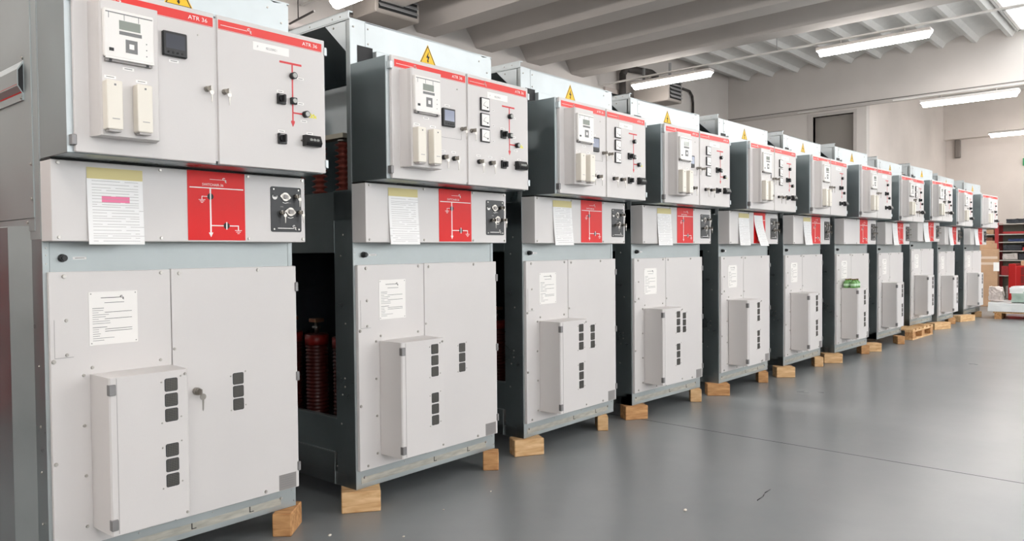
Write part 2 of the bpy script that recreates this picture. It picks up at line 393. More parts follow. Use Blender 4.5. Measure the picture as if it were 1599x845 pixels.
MB().box(-.35, .35, -.05, -.001, 0, .5, mat('vent_frame', (176, 166, 160), .7), bev=.01).build('frame', t)
MB().box(-.22, .28, -.056, -.05, .08, .40, DARK).build('opening', t)
b = MB(); b.tube([(1.6, YB-.1, 4.12), (3.4, YB-.1, 4.12), (4.6, YB-.1, 4.12)], .06, mat('white_pipe', (196, 188, 184), .5), 12)
tag(recentre(b.build('white_pipe'), (3, YB-.1, 4.12)), 'horizontal white pipe on the back wall behind the second cabinet', 'pipe')
t = thing('wall_bracket', 'thin dark bracket hanging near the top edge beside the first cabinet', 'bracket', (3.05, 5.3, 4.1))
MB().cyl((0, 0, 0), (0, 0, .9), .008, DUCT, 6).build('rod', t); MB().cyl((0, .2, -.02), (0, -.35, 0.02), .014, DUCT, 6).build('arm', t)

# ================================================================== SWITCHGEAR CABINETS
Z = (0, 0, -.1)             # parts are drawn from the floor; the cabinet's own origin is its base
sm = MB()                    # one shared screw head
sm.cyl((0, 0, 0), (0, -.0035, 0), .0062, SCREW, 8, r1=.0052)
sm.cyl((0, -.0035, 0), (0, -.005, 0), .004, SCREW, 8)
scr_ob = sm.build('screw'); SCR = scr_ob.data; bpy.data.objects.remove(scr_ob, do_unlink=True)
def screw(x, y, z, parent, big=1.):
    o = bpy.data.objects.new('screw', SCR); C.objects.link(o); o.parent = parent
    o.location = (x, y, z-.1); o.scale = (big, big, big); return o
def logo(b, x, z, s, y, m, line=True):
    # long thin line ending in a double hook
    w_ = .16*s
    c1 = [(x+s*(.62+.30*math.cos(a)), z+s*(.28+.24*math.sin(a))) for a in [math.radians(q) for q in (40, 75, 110, 145, 180, 215, 250, 290)]]
    b.stroke(c1, w_, y, m)
    c2 = [(x+s*.62, z+s*.04), (x+s*1.0, z+s*.06), (x+s*1.16, z-s*.06), (x+s*1.12, z-s*.2), (x+s*.92, z-s*.26), (x+s*1.02, z-s*.42), (x+s*1.22, z-s*.54)]
    b.stroke(c2, w_, y, m)
    if line: b.stroke([(x-s*3.0, z+s*.04), (x+s*.65, z+s*.04)], w_*.6, y, m)
def key_lock(x, y, z, parent, key=True, blk=False, sc=1.):
    b = MB(); b.cyl((x, y, z), (x, y-.012*sc, z), .010*sc, BLACK if blk else CHROME, 14); b.cyl((x, y-.012*sc, z), (x, y-.018*sc, z), .0075*sc, CHROME, 12)
    if key:
        b.box(x-.0012, x+.0012, y-.034*sc, y-.016*sc, z-.008*sc, z+.008*sc, CHROME)
        b.cyl((x+.006*sc, y-.024*sc, z-.013*sc), (x+.006*sc, y-.026*sc, z-.013*sc), .0085*sc, CHROME, 12)
        b.prism([(x+.004*sc, z-.02*sc), (x+.0085*sc, z-.02*sc), (x+.0075*sc, z-.046*sc), (x+.0055*sc, z-.05*sc), (x+.0045*sc, z-.045*sc)], 'y', y-.026*sc, y-.024*sc, CHROME)
    return b.build('key_lock', parent, Z)
def small_tag(x, z, wd, y, parent, name='label_strip', h=.009):
    b = MB(); b.box(x-wd/2, x+wd/2, y-.0006, y, z-h/2, z+h/2, WHITE); b.box(x-wd*.34, x+wd*.34, y-.0009, y-.0006, z-.0012, z+.0012, GREY)
    return b.build(name, parent, Z)
def rsq(x, z, hw, hh, r, n=4):
    P = []
    for cx, cz, a0 in ((x+hw-r, z+hh-r, 0), (x-hw+r, z+hh-r, 90), (x-hw+r, z-hh+r, 180), (x+hw-r, z-hh+r, 270)):
        for k in range(n+1): a = math.radians(a0+90*k/n); P.append((cx+r*math.cos(a), cz+r*math.sin(a)))
    return P
VBACK = mat('vent_backing', (58, 60, 62), .6)
MESH = mat('steel_mesh', (112, 108, 102), .4, .8)
def vent(x, z, y, parent, light=False):
    hw = .0237; b = MB(); b.prism(rsq(x, z, hw, hw*1.0, .006), 'y', y-.0012, y, VBACK)
    for i in range(-3, 4):
        q = i*.0062
        b.box(x+q-.0009, x+q+.0009, y-.0022, y-.0012, z-hw+.003, z+hw-.003, MESH)
        b.box(x-hw+.003, x+hw-.003, y-.0022, y-.0012, z+q-.0009, z+q+.0009, MESH)
    return b.build('vent_grille', parent, Z)
DY = -.27                    # outer face of the control-box doors
def make_cabinet(kind):
    T = thing('switchgear_cabinet', '', 'switchgear cabinet')
    W = .975
    # ---- frame
    for x0, x1 in ((0, .02), (W-.02, W)):
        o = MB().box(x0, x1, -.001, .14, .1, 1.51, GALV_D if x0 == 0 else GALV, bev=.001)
        o.build('corner_post', T, Z)
    for x0, x1 in ((0, .02), (W-.02, W)): MB().box(x0, x1, 1.16, 1.3, .1, 2.3, GALV).build('corner_post', T, Z)
    p = MB().box(0, .0215, -.003, -.001, .1, 1.27, GALV_S).build('post_flange', T, Z)
    for z in (1.24, 1.215, 1.185): screw(.012, -.003, z, p, .45)
    MB().box(.955, W, -.003, -.001, 1.15, 1.27, GALV_S).build('post_flange', T, Z)
    side = None
    pst = [o for o in T.children if o.name.startswith('corner_post')][0]
    if kind != 'end':
        for z, y in ((1.3, .03), (.88, .02), (.62, .03), (.58, .03), (.54, .05), (.40, .06), (.19, .10), (1.2, .05)):
            s_ = screw(-.001, y+.04, z, pst, .8); s_.rotation_euler = (0, 0, -PI/2)
    # base channel with stamped slots and tan residue
    b = MB(); b.box(0, W, -.004, .05, .1, .187, GALV_S, bev=.001); b.box(0, .05, .05, 1.3, .1, .16, GALV).box(W-.05, W, .05, 1.3, .1, .16, GALV).box(0, W, 1.25, 1.3, .1, .16, GALV)
    bc = b.build('base_channel', T, Z)
    b = MB(); b.box(.03, .90, -.0048, -.004, .122, .152, TAN); b.build('residue_band', bc, Z)
    for x in (.05, .90):
        screw(x, -.005, .150, bc, 1.1)
    for x in (.50, .75):
        b = MB(); b.box(x, x+.004, -.0056, -.0048, .128, .152, DARK); b.box(x+.004, x+.02, -.0056, -.0048, .128, .131, DARK); b.build('slot', bc, Z)
    for x in (.30, .59, .955): screw(x, -.004, .172, bc, .5)
    screw(.965, -.004, .125, bc, .6)
    # closed sides, back, inner floor and divider shelves
    MB().box(W-.004, W, .14, 1.18, .16, 2.28, GALV_D).build('side_panel', T, Z)
    MB().box(0, W, 1.296, 1.3, .16, 2.3, GALV_D).build('back_panel', T, Z)
    b = MB().box(.02, W-.02, .02, 1.29, .30, .305, DARK); b.build('inner_floor', T, Z)
    b = MB().box(.02, W-.02, .02, 1.29, 1.50, 1.505, GALV_D); b.build('inner_shelf', T, Z)
    b = MB().box(.02, W-.02, .02, 1.29, 1.215, 1.22, GALV_D); b.build('inner_shelf', T, Z)
    b = MB().box(.02, W-.02, .005, .02, .187, 1.50, DARK); b.build('front_liner', T, Z)
    b = MB().box(.85, .90, .10, 1.28, .31, 1.21, DARK); b.build('inner_partition', T, Z)
    if kind == 'end':
        # closed end wall facing the camera: upper sheet, front return, lower cover plate, vent hood
        MB().box(-.002, .0, 0, .115, 1.27, 2.3, GALV_S, bev=.0005).build('side_return', T, Z)
        up_ = MB().box(-.006, 0, .05, 1.3, 1.345, 2.3, GALV_S, bev=.001).build('side_sheet', T, Z)
        MB().box(-.004, 0, .05, 1.3, 1.3, 1.343, GALV_S).build('side_strip', T, Z)
        lo = MB().box(-.045, 0, .19, 1.3, .1, 1.318, GALV_D, bev=.003).build('side_cover', T, Z)
        MB().prism([(-.045, .19), (0, .10), (0, .19)], 'z', .1, 1.318, GALV).build('cover_return', T, Z)
        for (y, z) in ((.056, 1.53), (.056, 1.41), (.10, 1.33)): s_ = screw(-.007, y+.005, z, up_, .9); s_.rotation_euler = (0, 0, -PI/2)
        for z in (.83, .62, .46, .28): s_ = screw(-.001, .045, z, up_, .8); s_.rotation_euler = (0, 0, -PI/2)
        b = MB(); b.prism([(-.006, 1.895), (-.010, 1.890), (-.026, 1.862), (-.026, 1.805), (-.012, 1.782), (-.012, 1.757), (-.006, 1.757)], 'y', .118, .9, GALV_S)
        hd = b.build('vent_hood', T, Z)
        b = MB(); b.prism([(-.008, 1.884), (-.023, 1.860), (-.023, 1.807), (-.008, 1.782)], 'y', .1165, .118, BLACKM); b.build('hood_mouth', hd, Z)
        b = MB()
        V = [b.bm.verts.new(v) for v in ((-.0267, .12, 1.8105), (-.0267, .9, 1.8105), (-.0127, .9, 1.7825), (-.0127, .12, 1.7825))]; b.face(V, RED)  # red reflection along the hood's lower lip, painted as a coloured face
        b.build('hood_red_reflection', hd, Z)
        for z in (1.905, 1.765): s_ = screw(-.013 if z < 1.8 else -.007, .125, z, hd, .9); s_.rotation_euler = (0, 0, -PI/2)
    else:
        MB().box(0, .004, 0.0, .9, 1.368, 1.505, GALV_D).build('side_panel', T, Z)
        b = MB().box(.002, .006, .14, 1.28, 1.218, 1.368, GALV_D); b.box(-.001, .003, .138, .142, 1.218, 1.368, GALV); b.build('side_panel', T, Z)
        b = MB().box(.006, .012, .14, 1.28, .255, .425, GALV_D); b.box(-.001, .02, .14, 1.28, .418, .425, GALV); b.build('side_rail', T, Z)
        b = MB().box(.0, .005, .158, 1.28, .1, .255, GALV_D); b.box(-.002, .01, .158, 1.28, .250, .256, GALV).box(-.002, .0, .156, .162, .1, .256, GALV_S); b.build('side_panel', T, Z)
        # upper chamber seen through the open side
        MB().box(0, .02, .0, .03, 1.505, 2.3, GALV_S, bev=.001).build('corner_post', T, Z)
        b = MB().prism([(.02, 2.292), (.19, 2.300), (.175, 2.285), (.022, 2.146)], 'x', 0, .003, GALV_B); g = b.build('gusset', T, Z)
        s_ = screw(-.001, .12, 2.275, g, .8); s_.rotation_euler = (0, 0, -PI/2)
        MB().box(.36, .363, .50, .86, 1.86, 2.12, GALV_B).build('inner_screen', T, Z)
        b = MB().box(.02, .97, .03, .04, 1.51, 2.28, GALV_D); b.build('front_liner', T, Z)
        for (x, y, zt, r) in ((.30, .46, 1.81, .043), (.30, .67, 1.81, .043), (.30, .88, 1.81, .043)):
            prof = [(r*.55, 0)]; z = .0; H = zt-1.51; nn = int(H/.028)
            for i in range(nn):
                z = i*H/nn; prof += [(r*.55, z+.004), (r, z+H/nn*.45), (r, z+H/nn*.55), (r*.55, z+H/nn*.8)]
            prof += [(r*.6, H)]
            o = MB().lathe(prof, (x, y, 1.505), RESIN3, 14)
            if zt > 1.7: o.cyl((x, y, 1.505+H), (x, y, 1.505+H+.012), .03, CHROME, 10)
            o.build('insulator', T, Z)
        MB().box(.27, .33, .42, 1.0, 1.823, 1.85, BUS, bev=.002).build('busbar', T, Z)
        b = MB(); b.box(.285, .315, .72, .77, 1.845, 1.99, GALV_S, bev=.003)
        for k in range(5): b.cyl((.284, .745, 1.86+k*.028), (.278, .745, 1.86+k*.028), .006, CHROME, 8)
        b.build('contact_arm', T, Z)
        # cast resin sensors in the lower chamber
        for (x, y, r, zt) in ((.30, .72, .062, .765), (.30, .47, .062, .765), (.30, .97, .062, .765)):
            prof = [(r*.9, 0)]; H = zt-.06-.305; nn = 20
            for i in range(nn): z = i*H/nn; prof += [(r*.9, z+.003), (r, z+H/nn*.35), (r, z+H/nn*.65), (r*.9, z+H/nn*.95)]
            prof += [(r*1.03, H), (r*1.03, H+.055), (r*.98, H+.06)]
            b = MB().lathe(prof, (x, y, .305), RESIN, 20); b.lathe([(r*1.05, H-.0+.002), (r*1.05, H+.056)], (x, y, .305), RESIN2, 20); o = b.build('resin_sensor', T, Z)
            MB().cyl((x, y, .765), (x, y, .83), .012, CHROME, 10).cyl((x, y, .795), (x, y, .808), .024, CHROME, 8).box(x-.03, x+.03, y-.03, y+.03, .83, .85, COPPER, bev=.002).build('terminal', o, Z)
    # ---- roof cover, upper fascia
    b = MB(); b.box(-.004, W+.004, -.004, 1.3, 2.296, 2.302, GALV_B)
    b.box(-.006, .0, .0, 1.3, 2.302, 2.335, GALV_B).box(-.006, .02, .0, 1.3, 2.33, 2.335, GALV_B)
    rc = b.build('roof_cover', T, Z)
    for y in (.06, .12, .30): s_ = screw(-.007, y, 2.316, rc, .6); s_.rotation_euler = (0, 0, -PI/2)
    b = MB()
    b.box(0, .0875, -.003, .0, 1.53, 2.3, GALV_B)
    b.prism([(.0885, 2.185), (.0885, 2.3), (W-.10, 2.3), (W-.07, 2.29), (W-.03, 2.296), (W-.008, 2.296), (W, 2.285), (W, 2.09), (.132, 2.09), (.132, 2.185)], 'y', -.004, 0, GALV_B)
    b.box(W-.004, W, 0, .03, 2.09, 2.28, GALV_B)
    b.box(.04, .132, .01, .02, 2.09, 2.20, DARK)
    fa = b.build('front_fascia', T, Z)
    for x, z in ((.02, 2.265), (.105, 2.27), (W-.10, 2.262), (W-.035, 2.21), (.105, 2.2)): screw(x, -.004, z, fa, .8)
    MB().box(.04, .131, -.0045, -.0038, 2.088, 2.184, BLACKM).build('cable_cutout', fa, Z)
    MB().box(.133, .955, -.03, -.004, 2.088, 2.168, GALV_B, bev=.002).build('fascia_strip', T, Z)
    # warning triangle
    b = MB(); cx, zb, s_ = .49, 2.172, .118
    def tri(s, zz, m, y): b.prism([(cx-s/2, zz), (cx+s/2, zz), (cx, zz+s*.87)], 'y', y-.0007, y, m)
    tri(s_, zb, YEL, -.004); 
    for (p, q) in (((cx-s_*.42, zb+.006), (cx+s_*.42, zb+.006)), ((cx+s_*.42, zb+.006), (cx, zb+s_*.80)), ((cx, zb+s_*.80), (cx-s_*.42, zb+.006))): b.stroke([p, q], .0035, -.0047, BLACKM, .0005)
    b.prism([(cx+.006, zb+.068), (cx-.012, zb+.036), (cx+.0, zb+.036), (cx-.004, zb+.022), (cx-.008, zb+.022), (cx+.001, zb+.010), (cx+.006, zb+.022), (cx+.002, zb+.022), (cx+.012, zb+.044), (cx+.001, zb+.044)], 'y', -.0054, -.0047, BLACKM)
    b.build('warning_sign', fa, Z)
    # ---- recessed strip above the lower panels
    b = MB().box(.023, .955, -.001, .006, 1.15, 1.27, GALV_S); st = b.build('recess_strip', T, Z)
    MB().cyl((.062, -.001, 1.205), (.062, -.02, 1.205), .0145, BLACK, 18, r1=.012).cyl((.062, -.02, 1.205), (.062, -.026, 1.205), .008, BLACK, 14).build('push_knob', st, Z)
    small_tag(.118, 1.204, .045, -.001, st)
    # ---- mechanism box
    mb = MB().box(0, .98, -.1, 0, 1.262, 1.535, PAINT, bev=.003, seg=2).build('mechanism_box', T, Z)
    MB().box(.0, .965, -.098, 0, 1.536, 1.541, RUBBER).build('seal', T, Z)
    for x, z in ((.022, 1.525), (.021, 1.275), (.362, 1.525), (.362, 1.275), (.714, 1.525), (.714, 1.275), (.966, 1.525), (.966, 1.275)): screw(x, -.1, z, mb)
    b = MB(); y = -.1; b.box(.463, .698, y-.002, y, 1.268, 1.534, RED2)
    y -= .002
    logo(b, .600, 1.503, .016, y, WHITE)
    b.text('SWITCHAIR-36', .520, 1.478, .010, y, WHITE, .92)
    b.stroke([(.472, 1.470), (.690, 1.470)], .004, y, WHITE)
    b.stroke([(.553, 1.470), (.553, 1.300)], .006, y, WHITE); b.prism([(.544, 1.298), (.562, 1.298), (.553, 1.280)], 'y', y-.001, y, WHITE)
    def gnd(x, z, s=1):
        for k, wd in enumerate((.014, .009, .004)): b.stroke([(x-wd*s, z-k*.006*s), (x+wd*s, z-k*.006*s)], .0022*s, y, WHITE)
    def disc(x, z, r):
        b.cyl((x, y, z), (x, y-.0012, z), r, BLACKM, 18); b.stroke([(x, z-r*1.05), (x, z+r*1.05)], r*.38, y-.0012, WHITE)
    b.stroke([(.553, 1.437), (.519, 1.437), (.519, 1.424)], .0022, y, WHITE); gnd(.519, 1.424, .9); disc(.553, 1.437, .0125)
    b.stroke([(.556, 1.325), (.668, 1.325), (.668, 1.308)], .004, y, WHITE); gnd(.668, 1.307, 1.0); disc(.618, 1.325, .0125)
    mp = b.build('mimic_plate', mb, Z)
    for x, z in ((.470, 1.527), (.691, 1.527), (.470, 1.275), (.691, 1.275)): b = MB(); b.cyl((x, y, z), (x, y-.002, z), .003, WHITE, 8); 
    # interlock plate
    y = -.1; b = MB(); b.prism(rsq(.887, 1.399, .0725, .094, .008), 'y', y-.003, y, BLACK); y -= .003
    for x, z in ((.828, 1.482), (.946, 1.482), (.828, 1.316), (.946, 1.316)): b.cyl((x, y, z), (x, y-.002, z), .0035, SCREW, 8)
    for x, z in ((.882, 1.452), (.906, 1.390)):
        b.cyl((x, y, z), (x, y-.004, z), .018, CHROME, 20)
        b.prism([(x-.026, z+.003), (x-.016, z+.012), (x+.016, z+.009), (x+.026, z-.003), (x+.016, z-.012), (x-.016, z-.009)], 'y', y-.004, y, CHROME)
        b.cyl((x, y-.004, z), (x, y-.007, z), .009, PLATE, 14)
        b.stroke([(x-.012, z-.024), (x, z-.027), (x+.014, z-.023)], .0022, y, WHITE)
    b.cyl((.832, y, 1.450), (.832, y-.003, 1.450), .0115, OFFW, 14); b.box(.824, .840, y-.0045, y-.002, 1.450, 1.462, BLACK)
    for t_, x, z in (('SERVICE', .884, 1.425), ('LINE', .858, 1.408)): b.text(t_, x, z, .005, y, LGREY)
    b.stroke([(.846, 1.320), (.922, 1.320)], .0028, y, WHITE); logo(b, .912, 1.324, .017, y, WHITE, False)
    ip = b.build('interlock_plate', mb, Z)
    for x, z in ((.862, 1.385), (.933, 1.455), (.949, 1.388)): key_lock(x, y, z, ip, True, False, .9)
    # ---- lower covers
    y = -.02
    b = MB(); b.box(.012, .4293, y, -.001, .187, 1.157, PAINT, bev=.002); lp = b.build('lower_left_panel', T, Z)
    b = MB(); b.box(.4313, .981, y-.002, -.001, .187, 1.159, PAINT, bev=.002); rp = b.build('lower_right_door', T, Z)
    for x, z, s in ((.06, 1.141, 1.3), (.394, 1.145, 1.2), (.022, .848, 1.3), (.116, .791, 1), (.115, .612, 1), (.117, .434, 1), (.117, .253, 1), (.022, .494, 1.2), (.386, .815, 1), (.145, .815, 1), (.06, .205, 1.1), (.3, .205, 1.)): screw(x, y, z, lp, s)
    for x, z, s in ((.462, 1.141, 1.2), (.797, 1.146, 1.2), (.439, .851, 1), (.818, .203, 1.2), (.477, .203, 1), (.477, .754, 1)): screw(x, y-.002, z, rp, s)
    b = MB(); b.box(.026, .103, y-.001, y, .859, .992, PAINT); b.box(.026, .085, y-.0014, y, .8585, .8598, GREY).box(.0255, .0265, y-.0014, y, .8585, .992, LGREY); ap = b.build('access_plate', lp, Z)
    screw(.064, y-.001, .988, ap); screw(.064, y-.001, .868, ap)
    # instruction plate
    b = MB(); b.box(.137, .304, y-.0015, y, .893, 1.083, OFFW); q = y-.0015
    logo(b, .240, 1.060, .013, q, BLACKM, False); b.stroke([(.178, 1.061), (.245, 1.061)], .002, q, BLACKM)
    b.stroke([(.190, 1.043), (.256, 1.043)], .002, q, GREY)
    zz = 1.032
    rnd = random.Random(3)
    for k in range(15):
        zz -= .0078+(.006 if k == 8 else 0)
        if k in (2, 5, 9, 10): b.stroke([(.149, zz), (.168, zz)], .0013, q, GREY); b.stroke([(.190, zz), (.283, zz+.001)], .0014, q, BLACKM)
        elif k in (0, 8): b.stroke([(.149, zz), (.186+.01*(k > 0), zz)], .002, q, GREY)
        else: b.stroke([(.149, zz), (.17+rnd.random()*.06, zz)], .0014, q, GREY)
    for x, z in ((.144, 1.076), (.297, 1.076), (.144, .900), (.297, .900)): b.cyl((x, q, z), (x, q-.001, z), .0022, GREY, 6)
    b.build('instruction_plate', lp, Z)
    # rating plate, vents, hinges
    b = MB(); q = y-.002; b.box(.882, .966, q-.0012, q, .190, .256, PLATE)
    for k in range(5): b.stroke([(.890, .244-k*.010), (.955, .244-k*.010)], .0012, q-.0012, GREY)
    b.build('rating_plate', rp, Z)
    for z in (.702, .649, .596): vent(.700, z, q, rp)
    for x, z in ((.668, .715), (.733, .728), (.668, .575), (.733, .588)): screw(x, q, z, rp, .55)
    for z in (1.068, .676, .278): MB().box(.974, .989, q-.006, q+.02, z-.02, z+.02, HINGE, bev=.002).build('hinge', rp, Z)
    # low-voltage box on the lower covers
    b = MB(); b.prism([(.136, -.022), (.139, -.155), (.139, -.170), (.144, -.175), (.411, -.175), (.416, -.170), (.425, -.022)], 'z', .246, .792, PAINT)
    b.box(.163, .1645, -.1762, -.175, .25, .788, LGREY)
    lb = b.build('terminal_box', T, Z)
    for z in (.750, .283):
        MB().box(.137, .160, -.181, -.160, z-.019, z+.019, HINGE, bev=.002).build('hinge', lb, Z)
    for z0 in (.742, .504):
        for k in range(3): vent(.352, z0-.055*k, -.175, lb)
        for dx, dz in ((-.034, .013), (.036, .027), (-.034, -.135), (.036, -.122)): screw(.352+dx, -.175, z0+dz, lb, .55)
    for z in (.775, .262): screw(.404, -.175, z, lb, .9)
    # ---- control box
    b = MB(); b.box(0, .97, -.25, -.004, 1.542, 2.088, GALV_D, bev=.002)
    b.box(.0005, .035, -.2515, -.249, 1.545, 2.086, GALV_B)
    b.box(.02, .965, -.262, -.2495, 1.556, 2.076, PAINT)
    cb = b.build('control_box', T, Z)
    b = MB().box(.018, .4905, DY, DY+.016, 1.545, 2.09, PAINT, bev=.003, seg=2); ld = b.build('left_control_door', T, Z)
    b = MB().box(.5035, .970, DY, DY+.016, 1.545, 2.09, PAINT, bev=.003, seg=2); rd = b.build('right_control_door', T, Z)
    for z in (2.045, 1.583):
        MB().box(.006, .022, DY-.005, DY+.02, z-.017, z+.017, HINGE if z < 2 else GALV_B, bev=.002).build('hinge', ld, Z)
        MB().box(.966, .980, DY-.005, DY+.02, z-.017, z+.017, GALV_B, bev=.002).build('hinge', rd, Z)
    for dr, x0, x1 in ((ld, .034, .486), (rd, .507, .955)):
        b = MB(); b.box(x0, x1, DY-.0008, DY, 2.041, 2.073, RED); b.stroke([(x0, 2.0385), (x1, 2.0385)], .001, DY, RED)
        b.stroke([(x0+.01, 2.055), (x0+.115, 2.055)], .0018, DY-.0008, WHITE); logo(b, x0+.112, 2.0565, .017, DY-.0008, WHITE, False)
        b.text('ATR 36', x1-.092, 2.0505, .0142, DY-.0008, WHITE, 1.12); b.build('header_stripe', dr, Z)
    screw(.43, DY, 2.0, ld, .6)
    for x in (.459, .527): key_lock(x, DY, 1.812, ld if x < .5 else rd, True, False, 1.05)
    # relay enclosure
    b = MB(); b.prism([(.062, DY), (.071, -.315), (.071, -.335), (.076, -.34), (.252, -.34), (.257, -.335), (.266, -.30), (.275, DY)], 'z', 1.597, 2.030, PAINT)
    re = b.build('relay_enclosure', T, Z)
    Y0 = -.34; b = MB(); b.box(.078, .234, Y0-.018, Y0, 1.845, 1.998, OFFW, bev=.003)
    b.box(.080, .232, Y0-.021, Y0-.016, 1.8395, 1.846, OFFW); b.box(.083, .229, Y0-.014, Y0, 1.832, 1.8395, PLATE)
    for x in (.097, .213): b.box(x-.004, x+.004, Y0-.016, Y0-.003, 1.831, 1.8392, BLACK)
    q = Y0-.018
    b.box(.083, .229, q-.001, q, 1.9855, 1.9885, GREY)
    for x in (.092, .140, .185): b.stroke([(x, 1.985), (x, 1.968)], .0014, q, GREY)
    b.box(.124, .190, q-.001, q, 1.9375, 1.966, LCD); b.box(.124, .194, q-.001, q, 1.921, 1.932, GREY)
    b.box(.143, .180, q-.001, q, 1.866, 1.908, GREY); b.box(.154, .169, q-.0018, q-.001, 1.879, 1.895, WHITE)
    b.box(.092, .106, q-.0015, q, 1.864, 1.874, BLACK)
    for z in (1.905, 1.885, 1.865): b.cyl((.209, q, z), (.209, q-.001, z), .002, GREY, 8)
    b.build('protection_relay', re, Z)
    for x in (.100, .194):
        b = MB(); b.box(x-.0255, x+.0235, Y0-.038, Y0, 1.613, 1.768, IVORY, bev=.004, seg=2)
        b.box(x-.010, x+.012, Y0-.0388, Y0-.038, 1.645, 1.648, LGREY).box(x-.003, x+.003, Y0-.0388, Y0-.038, 1.751, 1.757, GREY)
        b.box(x-.019, x+.018, Y0-.034, Y0-.006, 1.606, 1.613, LGREY)
        b.build('test_block', re, Z)
    small_tag(.157, 1.818, .036, Y0, re); small_tag(.100, 1.784, .036, Y0, re); small_tag(.198, 1.784, .036, Y0, re)
    # touch screen
    hx0, hx1, hz0, hz1 = (.298, .383, 1.903, 1.988) if kind in ('end', 'plain') else (.320, .402, 1.811, 1.897)
    b = MB(); b.box(hx0, hx1, DY-.016, DY, hz0, hz1, BLACK, bev=.003)
    b.box(hx0+.009, hx1-.009, DY-.0165, DY-.016, hz0+.026, hz1-.009, SCREEN if kind in ('end', 'plain') else mat('lit_screen_%s' % kind, (150, 156, 176), .1))
    for k in range(4): b.cyl((hx0+.018+k*.016, DY-.016, hz0+.013), (hx0+.018+k*.016, DY-.0168, hz0+.013), .004, DARK, 10)
    b.build('touch_screen', ld, Z)
    small_tag((hx0+hx1)/2, hz0-.013 if kind in ('end', 'plain') else hz1+.015, .034, DY, ld)
    # name plate
    b = MB(); b.box(.645, .802, DY-.0012, DY, 1.991, 2.023, WHITE); b.text('F', .662, 2.001, .009, DY-.0012, GREY); b.text('RECLOSING 1', .700, 2.001, .009, DY-.0012, GREY, .62); b.build('name_plate', rd, Z)
    # mimic line
    RLN = mat('red_line', (214, 62, 66), .5) if 'red_line' not in bpy.data.materials else bpy.data.materials['red_line']
    b = MB(); q = DY; mx_ = .816
    b.stroke([(.762, 1.967), (.856, 1.967)], .008, q, RLN); b.stroke([(mx_, 1.967), (mx_, 1.74)], .0058, q, RLN)
    b.stroke([(mx_, 1.774), (.862, 1.774)], .0058, q, RLN); b.prism([(mx_-.008, 1.742), (mx_+.008, 1.742), (mx_+.008, 1.735), (mx_, 1.718), (mx_-.008, 1.735)], 'y', q-.001, q, RLN)
    b.build('mimic_line', rd, Z)
    b = MB(); b.stroke([(.886, 1.772), (.900, 1.780), (.904, 1.770), (.912, 1.779), (.918, 1.770), (.924, 1.773)], .004, q, YEL2); b.stroke([(.886, 1.767), (.926, 1.766)], .0035, q, YEL2); b.build('voltage_mark', rd, Z)
    for x, z in ((mx_, 1.919), (.872, 1.774)):
        MB().cyl((x, q, z), (x, q-.018, z), .0135, BLACK, 18).cyl((x, q-.018, z), (x, q-.021, z), .0095, LAMPG, 16).build('indicator_lamp', rd, Z)
    MB().box(mx_-.0135, mx_+.0135, q-.016, q, 1.806, 1.833, BLACK, bev=.003).cyl((mx_, q-.016, 1.8195), (mx_, q-.019, 1.8195), .009, LAMPG, 14).build('position_indicator', rd, Z)
    for x, z in ((.762, 1.820), (.763, 1.665)):
        b = MB(); b.box(x-.0185, x+.0185, q-.012, q, z-.0205, z+.0205, BLACK, bev=.002); b.cyl((x, q-.012, z), (x, q-.020, z), .0135, BLACK, 16)
        b.box(x-.0045, x+.0045, q-.036, q-.018, z-.014, z+.014, BLACK, bev=.002); b.box(x-.012, x+.012, q-.0125, q-.012, z+.0155, z+.018, LGREY)
        b.build('selector_switch', rd, Z)
    b = MB(); b.prism([(q, 1.646), (q-.026, 1.646), (q-.034, 1.660), (q-.022, 1.690), (q, 1.690)], 'x', .859, .931, BLACK)
    for k in range(3): b.cyl((.880+k*.0155, q-.028, 1.672), (.880+k*.0155, q-.033, 1.669), .0062, LAMPG, 12)
    b.cyl((.853, q, 1.668), (.853, q-.008, 1.668), .003, CHROME, 8); b.build('voltage_display', rd, Z)
    for x, z in ((.853, 1.914), (.852, 1.815), (.866, 1.746), (.760, 1.850), (.763, 1.695), (.893, 1.700)): small_tag(x, z, .030, q, rd)
    if kind == 'meter':
        for z in (1.954, 1.876, 1.798):
            x = .623; b = MB(); b.box(x-.033, x+.033, q-.010, q, z-.033, z+.033, BLACK, bev=.002); b.box(x-.028, x+.028, q-.0105, q-.010, z-.028, z+.028, OFFW)
            b.stroke([(x-.018, z-.010), (x-.010, z+.006), (x+.004, z+.015)], .0010, q-.0105, GREY); b.stroke([(x+.014, z-.014), (x-.016, z-.006)], .0014, q-.0105, BLACKM)
            b.cyl((x+.014, q-.0105, z-.014), (x+.014, q-.012, z-.014), .004, BLACK, 10); b.build('panel_meter', rd, Z)
            small_tag(.690, z-.02, .018, q, rd, h=.006)
        for x, pr in ((.330, ld), (.401, ld), (.577, rd), (.664, rd)):
            key_lock(x, q, 1.664, pr, True, True, 1.15); small_tag(x, 1.694, .030, q, pr)
        b = MB(); b.box(.275, .455, q-.0008, q, 1.7595, 1.7605, GREY); b.box(.4545, .4555, q-.0008, q, 1.7595, 1.79, LGREY); b.build('panel_seam', ld, Z)
    if kind == 'end': key_lock(.521, -.022, .676, rp, True, False, 1.5)
    return T

